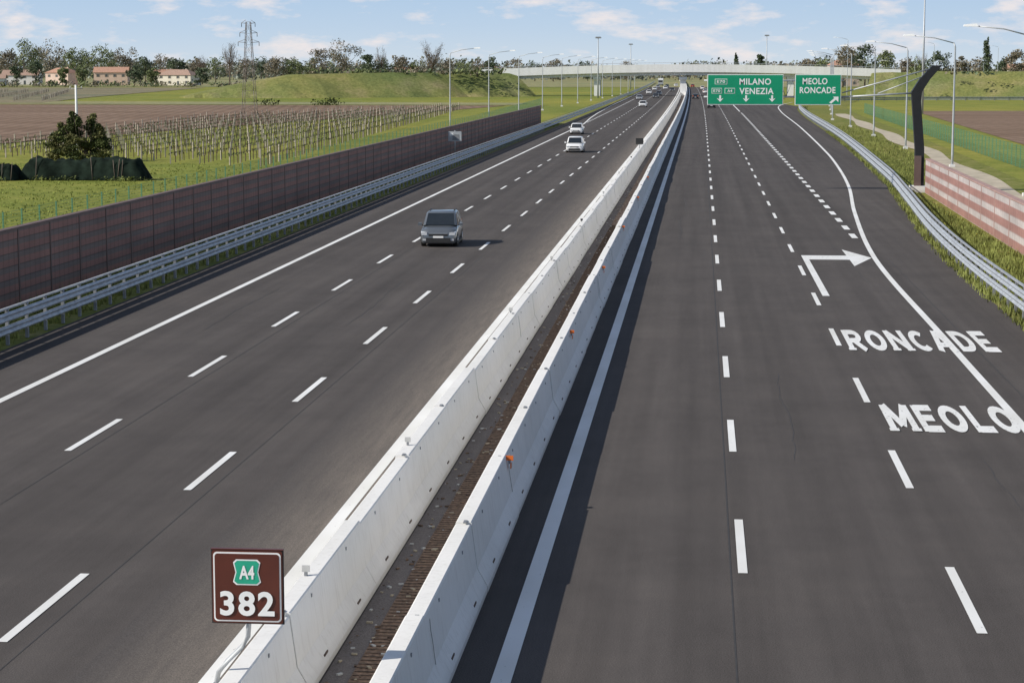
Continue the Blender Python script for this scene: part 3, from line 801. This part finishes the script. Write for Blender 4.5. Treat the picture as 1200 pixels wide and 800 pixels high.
m.box((-.42,.05,-1.45),(.12,.2,.3),M_galvd); m.box((0,.03,.2),(.6,.03,.04),M_galvd); m.box((0,.03,-.25),(.6,.03,.04),M_galvd); m.obj('bent_post',ks)

m=MB(); m.tube([(0,0,0),(0,0,2.7)],.05,M_galv,8); m.box((0,-.06,2.1),(1.35,.03,1.0),M_lamp); m.box((0,-.04,2.35),(1.3,.05,.05),M_galvd); m.box((.1,-.08,2.0),(.7,.02,.6),M_galvd); m.box((-.35,-.085,2.3),(.4,.02,.25),M_white)
m.obj('roadside_sign',loc=(-25.0,212,0))
m=MB(); m.tube([(0,0,0),(0,0,.9)],.03,M_galvd,6); m.box((0,-.03,.7),(.75,.03,.6),M_black); m.obj('marker_sign',loc=(-5.95,205,1.2))

# ------------------------------------------------------------------ cars
def car(name,x,y,paint,dims=(4.1,1.8,1.62),back=False,rz=0):
    L,W,H=dims; e=empty(name,(x,y,0),(math.pi if back else 0)+rz)
    gl=simple('car_glass',(.02,.025,.03),.08,0,.1,spec=.7)
    tyre=M_black; hl=simple('headlamp',(.7,.72,.74),.15,.3,.05)
    hw=W/2; belt=H*.60; hood=H*.575; gc=.19
    st_=[(-.5,.80,gc+.12,H*.34),(-.488,.90,gc,H*.44),(-.455,.965,gc-.01,H*.515),(-.40,.99,gc,hood*.95),(-.30,1,gc,hood),(-.215,1,gc,belt*.99),(-.05,1,gc,belt),(.15,1,gc,belt*1.01),(.33,.995,gc,belt*1.03),(.44,.97,gc,belt*1.04),(.482,.93,gc+.05,belt),(.5,.88,gc+.12,belt*.85)]
    m=MB(); vs=[];fs=[];n=12
    for (t,w,zb,zt) in st_:
        ww=hw*w; yy=t*L; half=[(ww*.86,zb),(ww*.97,zb+.07),(ww,zb+(zt-zb)*.45),(ww*.985,zt-.14 if zt-.14>zb+.1 else zb+.1),(ww*.93,zt-.03),(ww*.55,zt+.015)]
        ring=half+[(-a,b) for a,b in reversed(half)]
        vs+=[(a,yy,b) for a,b in ring]
    for i in range(len(st_)-1):
        for j in range(n): fs.append((i*n+j,i*n+(j+1)%n,(i+1)*n+(j+1)%n,(i+1)*n+j))
    fs+=[tuple(range(n))[::-1],tuple(range((len(st_)-1)*n,len(st_)*n))]
    m.add(vs,fs,paint,True); o=m.obj('body',e)
    m=MB(); top=H
    gs=[(-.235,.90,belt*.97,.90),(-.105,.80,top-.10,.86),(-.06,.80,top-.03,.88),(.05,.8,top,.88),(.08,.8,top,.88),(.24,.79,top-.01,.87),(.275,.79,top-.02,.87),(.40,.77,top-.06,.85),(.43,.76,top-.09,.85),(.485,.84,belt*1.0,.87)]
    vs=[]
    for (t,wr,zt,wb) in gs:
        zt2=max(zt,belt+.02); f=(zt2-belt)/(top-belt); wb_=hw*.93; wr_=wb_+(hw*wr-wb_)*f
        vs+=[(wb_,t*L,belt-.04),(wr_,t*L,max(zt2-.07,belt)),(wr_*.86,t*L,zt2),(-wr_*.86,t*L,zt2),(-wr_,t*L,max(zt2-.07,belt)),(-wb_,t*L,belt-.04)]
    n=6; F={'p':[], 'g':[]}
    for i in range(len(gs)-1):
        for j in range(5):
            q=(i*n+j,(i+1)*n+j,(i+1)*n+j+1,i*n+j+1)
            if j in (0,4): F['g' if i in (0,1,2,4,6) else 'p'].append(q)
            elif j in (1,3): F['p'].append(q)
            else: F['g' if i in (0,8) else 'p'].append(q)
    m.add(vs,F['p'],paint,True)
    k=m.m(gl)
    for q in F['g']: m.f.append(q); m.mi.append(k); m.sm.append(False)
    m.obj('cabin',e)
    m=MB(); fy=-L/2
    m.box((0,fy+.02,H*.36),(W*.52,.06,H*.065),M_black)
    m.box((0,fy+.0,H*.215),(W*.66,.10,H*.12),M_black)
    m.box((0,fy-.035,H*.30),(.52,.02,.11),M_white)
    m.box((0,fy+.05,H*.405),(W*.5,.06,.02),M_galv)
    for s in (-1,1):
        m.add([(s*W*.29,fy+.0,H*.345),(s*W*.455,fy+.06,H*.35),(s*W*.478,fy+.14,H*.47),(s*W*.31,fy+.03,H*.43)],[(0,1,2,3)],hl)
        m.box((s*W*.38,fy+.05,H*.395),(W*.15,.12,H*.085),hl)
        m.box((s*W*.38,fy+.045,H*.22),(.16,.1,.09),hl)
        m.box((s*(hw+.11),-.20*L,belt+.05),(.2,.12,.15),paint); m.box((s*(hw+.02),-.20*L,belt),(.1,.06,.05),M_black)
        m.box((s*(hw-.02),0,gc+.03),(.08,L*.5,.12),M_black)
        m.box((s*hw*.80,L/2-.04,belt*.98),(.2,.12,.3),M_orange)
        for i in (-.1,.18): m.box((s*hw*.995,i*L,belt-.12),(.03,.18,.03),M_galv)
        m.tube([(s*hw*.68,-.02*L,H+.03),(s*hw*.68,.3*L,H+.03)],.02,M_black,5)
    m.box((0,L/2+.01,H*.36),(.52,.03,.11),M_white)
    m.tube([(-.05,-.2*L,belt+.03),(.35,-.16*L,belt+.14)],.012,M_black,4); m.tube([(-.55,-.2*L,belt+.03),(-.15,-.165*L,belt+.14)],.012,M_black,4)
    m.obj('trim',e)
    m=MB()
    for s in (-1,1):
        for t in (-.315,.315):
            r_=.34; cx=s*(hw-.115)
            m.tube([(cx-.11,t*L,r_),(cx+.11,t*L,r_)],r_,tyre,20); m.tube([(cx+s*.112,t*L,r_),(cx+s*.125,t*L,r_)],r_*.62,M_galv,14)
            arc_=[(s*(hw+.004),t*L+math.cos(a)*(r_+.07),r_+math.sin(a)*(r_+.07)) for a in [math.pi*q/8 for q in range(9)]]
            m.add(arc_+[(s*(hw+.004),t*L,gc)],[tuple(range(10))],M_black)
    m.obj('wheels',e)
    return e
P_grey=simple('car_paint_grey',(.15,.165,.18),.3,.45,.04,1,coat=.6)
P_white=simple('car_paint_white',(.80,.80,.79),.3,0,.03,1,coat=.5)
P_dark=simple('car_paint_dark',(.03,.035,.045),.3,.3,.05,1,coat=.5)
P_silver=simple('car_paint_silver',(.5,.51,.52),.35,.5,.05,1,coat=.5)
P_red=simple('car_paint_red',(.35,.03,.02),.35,0,.05,1,coat=.5)
car('compact_car',-13.25,106.5,P_grey,(4.1,1.87,1.72),rz=.03)
car('compact_car',-13.5,226,P_white,(4.2,1.85,1.68))
car('compact_car',-17.0,288,P_white,(4.1,1.76,1.5))
car('compact_car',-13.3+C(490),490,P_white,(4.3,1.8,1.5))
for i,(x,y,p) in enumerate([(-13,700,P_silver),(-17,735,P_white),(-9.5,820,P_dark),(-17,860,P_white),(-13,900,P_white),(-17,960,P_silver),(-13,990,P_dark),(-9,1040,P_white),(-13,640,P_dark),(-17,600,P_silver)]):
    car('compact_car',x+C(y),y,p,(4.3,1.8,1.5))
for (x,y,p) in [(2.6,480,P_dark),(6.5,560,P_silver),(2.8,760,P_white),(-1,620,P_dark),(2.8,900,P_white),(-1,1000,P_red)]:
    car('compact_car',x+C(y),y,p,(4.3,1.8,1.5),back=True)
e=empty('box_truck',(-17+C(1080),1080,0)); m=MB(); m.box((0,4,2.3),(2.5,9,3.0),M_white); m.box((0,-1.9,1.8),(2.4,2.2,2.5),P_silver); m.box((0,-3.02,2.3),(2.1,.05,.9),M_black); m.box((0,2,.7),(2.2,11,.3),M_black)
for yy in (-2,3,6,7.3):
    for s in (-1,1): m.tube([(s*.95,yy,.5),(s*1.22,yy,.5)],.5,M_black,14)
m.obj('body',e)

# ------------------------------------------------------------------ verge grass tufts and meadow flowers
def tufts(name,n,fx,ya,yb,h,seed,flowers=0,bm=None):
    rr=random.Random(seed); vs=[];fs=[]; m=MB()
    for i in range(n):
        y=ya+(yb-ya)*rr.random()**1.3; xl,xr=fx(y); x=rr.uniform(xl,xr)
        for k in range(4):
            a=rr.uniform(0,6.28); hh=h*rr.uniform(.3,1.3); w=.02+.02*rr.random(); dx=math.cos(a)*w; dy=math.sin(a)*w
            o=len(vs); ox,oy=rr.uniform(-.15,.15),rr.uniform(-.15,.15)
            vs+=[(x+ox-dx,y+oy-dy,-.05),(x+ox+dx,y+oy+dy,-.05),(x+ox+rr.uniform(-.12,.12),y+oy+rr.uniform(-.12,.12),hh)]; fs.append((o,o+1,o+2))
    m.add(vs,fs,bm or M_blade)
    fv=[];ff=[]
    for i in range(flowers):
        y=ya+(yb-ya)*rr.random(); xl,xr=fx(y); x=rr.uniform(xl,xr); s=.02; z=h*.7; o=len(fv)
        fv+=[(x-s,y,z-s),(x+s,y,z-s),(x+s,y,z+s),(x-s,y,z+s)]; ff.append((o,o+1,o+2,o+3))
    if ff: m.add(fv,ff,M_flower)
    m.obj(name)
tufts('verge_grass_tufts',13000,lambda y:(fR(y)-.35,min(fR(y)+5,19) if y>156 else 15.5),60,300,.24,1,60)
tufts('verge_grass_tufts',3500,lambda y:(interp([(140,17),(300,18.5)],y),interp([(60,19.3),(140,20.5),(230,22.6),(420,26)],y)),110,330,.26,2,30)
tufts('verge_grass_tufts',4000,lambda y:(-25.9,-22.7),60,340,.25,3)
tufts('meadow_grass_tufts',4000,lambda y:(-70,-37.5),100,195,.10,4,250,M_blade2)

# ------------------------------------------------------------------ world / sun / camera
w=bpy.data.worlds.new('World'); scene.world=w; w.use_nodes=True; nt=w.node_tree
bg=nt.nodes['Background']; sky=nt.nodes.new('ShaderNodeTexSky'); sky.sky_type='NISHITA'; sky.sun_disc=False
EL=34; az=math.degrees(math.atan2(-.92,-.40))%360
sky.sun_elevation=math.radians(EL); sky.sun_rotation=math.radians(az); sky.altitude=10; sky.air_density=1; sky.dust_density=.5; sky.ozone_density=2
tc=nt.nodes.new('ShaderNodeTexCoord'); sp=nt.nodes.new('ShaderNodeSeparateXYZ'); nt.links.new(tc.outputs['Generated'],sp.inputs[0])
hz=nt.nodes.new('ShaderNodeValToRGB'); els=hz.color_ramp.elements
els[0].position=0; els[0].color=(.66,.75,.83,1); els[1].position=.35; els[1].color=(.17,.32,.60,1)
e1=els.new(.018); e1.color=(.54,.68,.84,1); e2=els.new(.05); e2.color=(.40,.59,.83,1)
nt.links.new(sp.outputs[2],hz.inputs['Fac'])
sc_=nt.nodes.new('ShaderNodeVectorMath'); sc_.operation='SCALE'; sc_.inputs[3].default_value=10; nt.links.new(hz.outputs[0],sc_.inputs[0])
mr=nt.nodes.new('ShaderNodeMapRange'); mr.inputs[1].default_value=.05; mr.inputs[2].default_value=.5; mr.inputs[3].default_value=1; mr.inputs[4].default_value=.1
nt.links.new(sp.outputs[2],mr.inputs[0])
m0=nt.nodes.new('ShaderNodeMix'); m0.data_type='RGBA'; nt.links.new(mr.outputs[0],m0.inputs[0]); nt.links.new(sky.outputs[0],m0.inputs[6]); nt.links.new(sc_.outputs[0],m0.inputs[7])
mp=nt.nodes.new('ShaderNodeMapping'); mp.inputs['Scale'].default_value=(26,26,85); mp.inputs['Location'].default_value=(3.1,1.7,.6)
nt.links.new(tc.outputs['Generated'],mp.inputs['Vector'])
nz=nt.nodes.new('ShaderNodeTexNoise'); nz.inputs['Scale'].default_value=1; nz.inputs['Detail'].default_value=6; nz.inputs['Roughness'].default_value=.6
nt.links.new(mp.outputs[0],nz.inputs['Vector'])
cr=nt.nodes.new('ShaderNodeValToRGB'); cr.color_ramp.elements[0].position=.52; cr.color_ramp.elements[0].color=(0,0,0,1); cr.color_ramp.elements[1].position=.68; cr.color_ramp.elements[1].color=(.85,.85,.85,1)
nt.links.new(nz.outputs['Fac'],cr.inputs['Fac'])
mx=nt.nodes.new('ShaderNodeMix'); mx.data_type='RGBA'
nt.links.new(cr.outputs[0],mx.inputs[0]); nt.links.new(m0.outputs[2],mx.inputs[6]); mx.inputs[7].default_value=(9.2,8.5,8.4,1)
nt.links.new(mx.outputs[2],bg.inputs['Color']); bg.inputs['Strength'].default_value=.095
sd=Vector((-.92,-.40,0)).normalized()*math.cos(math.radians(EL)); sd.z=math.sin(math.radians(EL))
sl=bpy.data.lights.new('sun','SUN'); sl.energy=5.0; sl.angle=math.radians(.5); sl.color=(1,.945,.86)
so=bpy.data.objects.new('sun',sl); scene.collection.objects.link(so); so.rotation_euler=(-sd).to_track_quat('-Z','Y').to_euler(); so.location=(0,0,50)
cam=bpy.data.cameras.new('camera'); co=bpy.data.objects.new('camera',cam); scene.collection.objects.link(co); scene.camera=co
cam.sensor_width=36; cam.lens=73.1; cam.clip_end=20000; cam.clip_start=.5
co.location=(0,0,9); co.rotation_euler=(math.radians(90-7.48),0,math.radians(5.16))
scene.view_settings.view_transform='Standard'; scene.view_settings.look='None'; scene.view_settings.exposure=0
